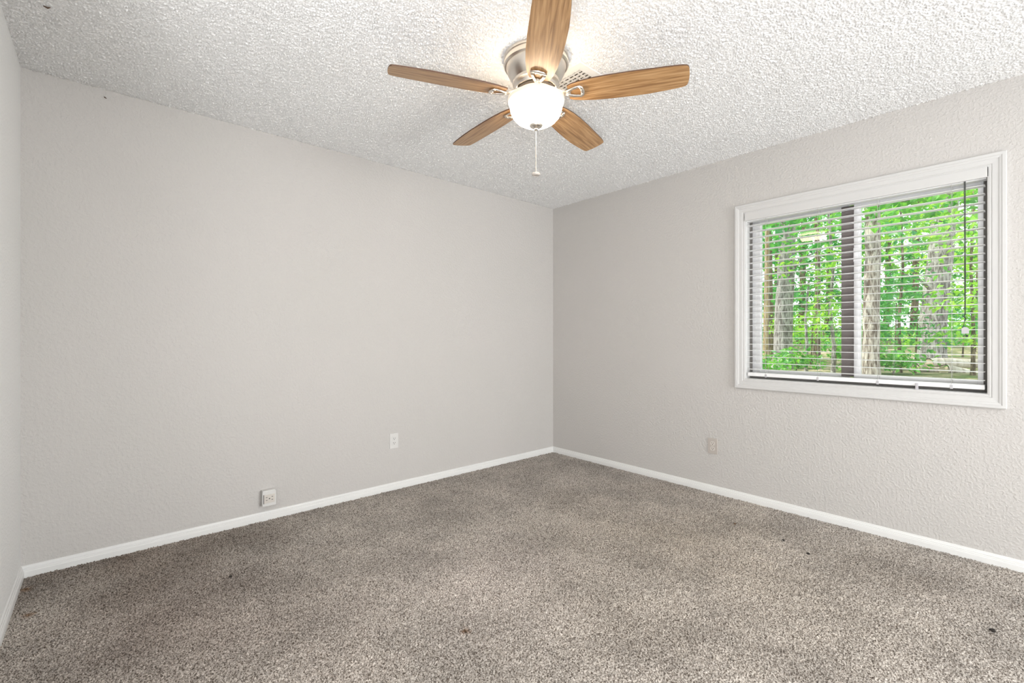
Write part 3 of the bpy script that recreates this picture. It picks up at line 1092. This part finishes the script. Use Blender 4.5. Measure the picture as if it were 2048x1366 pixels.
# near branches hanging into the view
tree('near tree with large leaves hanging across the top of the left pane', [(1475, 760), (1476, 560), (1490, 300), (1500, 0)], 5.0, .05, .04, M['bark_brown'],
     [(1560, 440, 5.3, .55, .16, 110), (1630, 425, 5.3, .5, .16, 110), (1650, 480, 5.6, .4, .16, 60)], M['leaf_cool'], size=(.11, .17), limbs=[[(1490, 330, 5.0), (1560, 400, 5.2), (1650, 430, 5.3), .012]])
tree('near tree with lime leaves hanging across the top of the right pane', [(2030, 800), (2026, 560), (2010, 300), (1990, -50)], 4.6, .05, .04, M['bark_brown'],
     [(1780, 420, 5.0, .5, .14, 100), (1850, 395, 4.8, .4, .13, 60), (1930, 390, 4.8, .4, .16, 80)], M['leaf'], size=(.10, .15), limbs=[[(2010, 330, 4.6), (1930, 370, 4.7), (1800, 405, 4.9), .012]])

# understorey
SG = 'leafy shrubs of the woods'
for a in (
        ('low leafy shrub at the foot of the thick grey trunk', 1590, 725, 9.0, .5, .22, 260, M['leaf']),
        ('small shrub at the bottom left corner of the window view', 1528, 728, 8.0, .45, .2, 220, M['leaf']),
        ('shrub right of the thick grey trunk at waist height', 1622, 650, 10.5, .9, .4, 420, M['leaf_lime']),
        ('shrub seen low through the left pane beside the mullion', 1668, 715, 9.0, .5, .22, 240, M['leaf']),
        ('bushy shrub left of the thick grey trunk at mid height', 1528, 600, 12.0, 1.0, .7, 520, M['leaf_cool']),
        ('dense shrub between pale trunk and log pile, low down', 1785, 728, 7.8, .5, .24, 330, M['leaf']),
        ('cool green shrub right of the pale trunk at mid height', 1790, 600, 11.0, 1.0, .6, 480, M['leaf_cool']),
        ('broad leaved shrub in front of the leaning trunk base', 1830, 668, 8.2, .6, .22, 200, M['leaf_cool']),
        ('shrub right of the leaning trunk above the logs', 1925, 655, 11.5, .8, .4, 420, M['leaf_cool']),
        ('bright shrub high at the right beyond the leaning trunk', 1950, 540, 13.0, 1.3, .9, 560, M['leaf_lime']),
        ('distant low shrub at the far left beyond the tan stem', 1540, 688, 15.0, 1.1, .35, 300, M['leaf_cool']),
        ('distant low shrub far behind the two slender left hand stems', 1618, 684, 16.0, 1.0, .3, 220, M['leaf']),
        ('distant low shrub far behind the crooked sapling', 1668, 686, 14.5, .8, .3, 200, M['leaf_cool']),
        ('distant low shrub far behind the fallen branch log', 1790, 686, 15.5, 1.1, .35, 300, M['leaf']),
        ('distant low shrub just left of the leaning trunk base', 1836, 684, 14.0, .7, .3, 220, M['leaf_lime']),
        ('distant low shrub far behind the right end of the logs', 1940, 688, 15.0, 1.1, .35, 320, M['leaf_cool'])):
    shrub(*a, group=SG)
# woods further back
for k, (lab, px, t, lm) in enumerate((
        ('hazy background tree behind the left edge of the view', 1500, 19, 'leaf_cool'), ('background tree left of the thick grey trunk', 1548, 22, 'leaf'),
        ('background tree right of the thick grey trunk', 1600, 20, 'leaf_cool'), ('background tree filling the view left of the mullion', 1652, 23, 'leaf'),
        ('background tree hidden mostly by the mullion', 1705, 19, 'leaf_cool'), ('background tree right of the pale trunk', 1770, 22, 'leaf_lime'),
        ('background tree left of the leaning trunk', 1825, 19, 'leaf'), ('background tree behind the leaning trunk', 1885, 23, 'leaf_lime'),
        ('background tree at the right edge of the view', 1955, 20, 'leaf_cool'), ('background tree beyond the right window jamb', 2030, 22, 'leaf_lime'))):
    tree(lab, [(px, 715), (px + 5, 600), (px + 8, 400), (px + 4, 100)], t, .13, .09, M['bark_brown'],
         [(px, 500, t, 2.4, 1.5, 900), (px, 360, t, 2.6, 1.6, 700), (px + 6, 600, t, 2.0, .8, 480), (px - 4, 672, t, 2.0, .45, 380)], M[lm], size=(.16, .26), group='background trees')

# cut logs
def log(label, a, b, r, seed):
    random.seed(seed)
    A, B = Vector(a), Vector(b)
    bm = bmesh.new()
    n, m = 18, 9
    t = (B - A).normalized()
    s = t.cross(Vector((0, 0, 1))).normalized()
    u = s.cross(t)
    rings = []
    ph = [random.uniform(0, 6) for _ in range(4)]
    mid = (A + B) / 2
    for q in range(m):
        f = q / (m - 1)
        c = A.lerp(B, f) - mid + u * .02 * math.sin(f * 5 + ph[0])
        rings.append([bm.verts.new(c + (s * math.cos(2 * math.pi * j / n) + u * math.sin(2 * math.pi * j / n)) * r * (1 + .07 * math.sin(2 * j * 2 * math.pi / n + ph[1] + f * 3) + .04 * math.sin(5 * j * 2 * math.pi / n + ph[2] + f * 9))) for j in range(n)])
    for p, q in zip(rings, rings[1:]):
        for j in range(n):
            k = (j + 1) % n
            bm.faces.new((p[j], p[k], q[k], q[j]))
    bmesh.ops.recalc_face_normals(bm, faces=bm.faces)
    for q in range(30):
        claim(50 + seed, A.lerp(B, q / 29), r * 1.1)
    root = thing('log', label, 'log', mid, 0, 'cut logs in the pile')
    obj('bark', bm, M['log_bark'], root, True)
    for ringi, c in ((0, A - mid), (-1, B - mid)):
        bm = bmesh.new()
        tt = -t if ringi == 0 else t
        cen = bm.verts.new(c + tt * .004)
        vs = [bm.verts.new(c + (s * math.cos(2 * math.pi * j / n) + u * math.sin(2 * math.pi * j / n)) * r * 1.0 + tt * .002) for j in range(n)]
        for j in range(n):
            bm.faces.new((cen, vs[j], vs[(j + 1) % n]))
        bmesh.ops.recalc_face_normals(bm, faces=bm.faces)
        obj('cut_end', bm, M['log_end'], root)
    return root
log('pale cut log on top of the pile beyond the window', pt(1858, 727, 8.6), pt(1992, 724, 8.8), .080, 3)
log('front cut log of the pile with its sawn end facing left', pt(1888, 740, 8.25), pt(1985, 752, 8.4), .085, 4)
log('dark barked log at the left end of the pile', pt(1830, 738, 8.75), pt(1900, 742, 8.95), .085, 8)
log('slim log lying low in front at the right end of the pile', pt(1915, 757, 7.7), pt(2005, 765, 7.75), .05, 9)
log('dark fallen branch log leaning behind the pile', pt(1768, 702, 9.5), pt(1825, 728, 9.3), .06, 11)

grow_foliage()
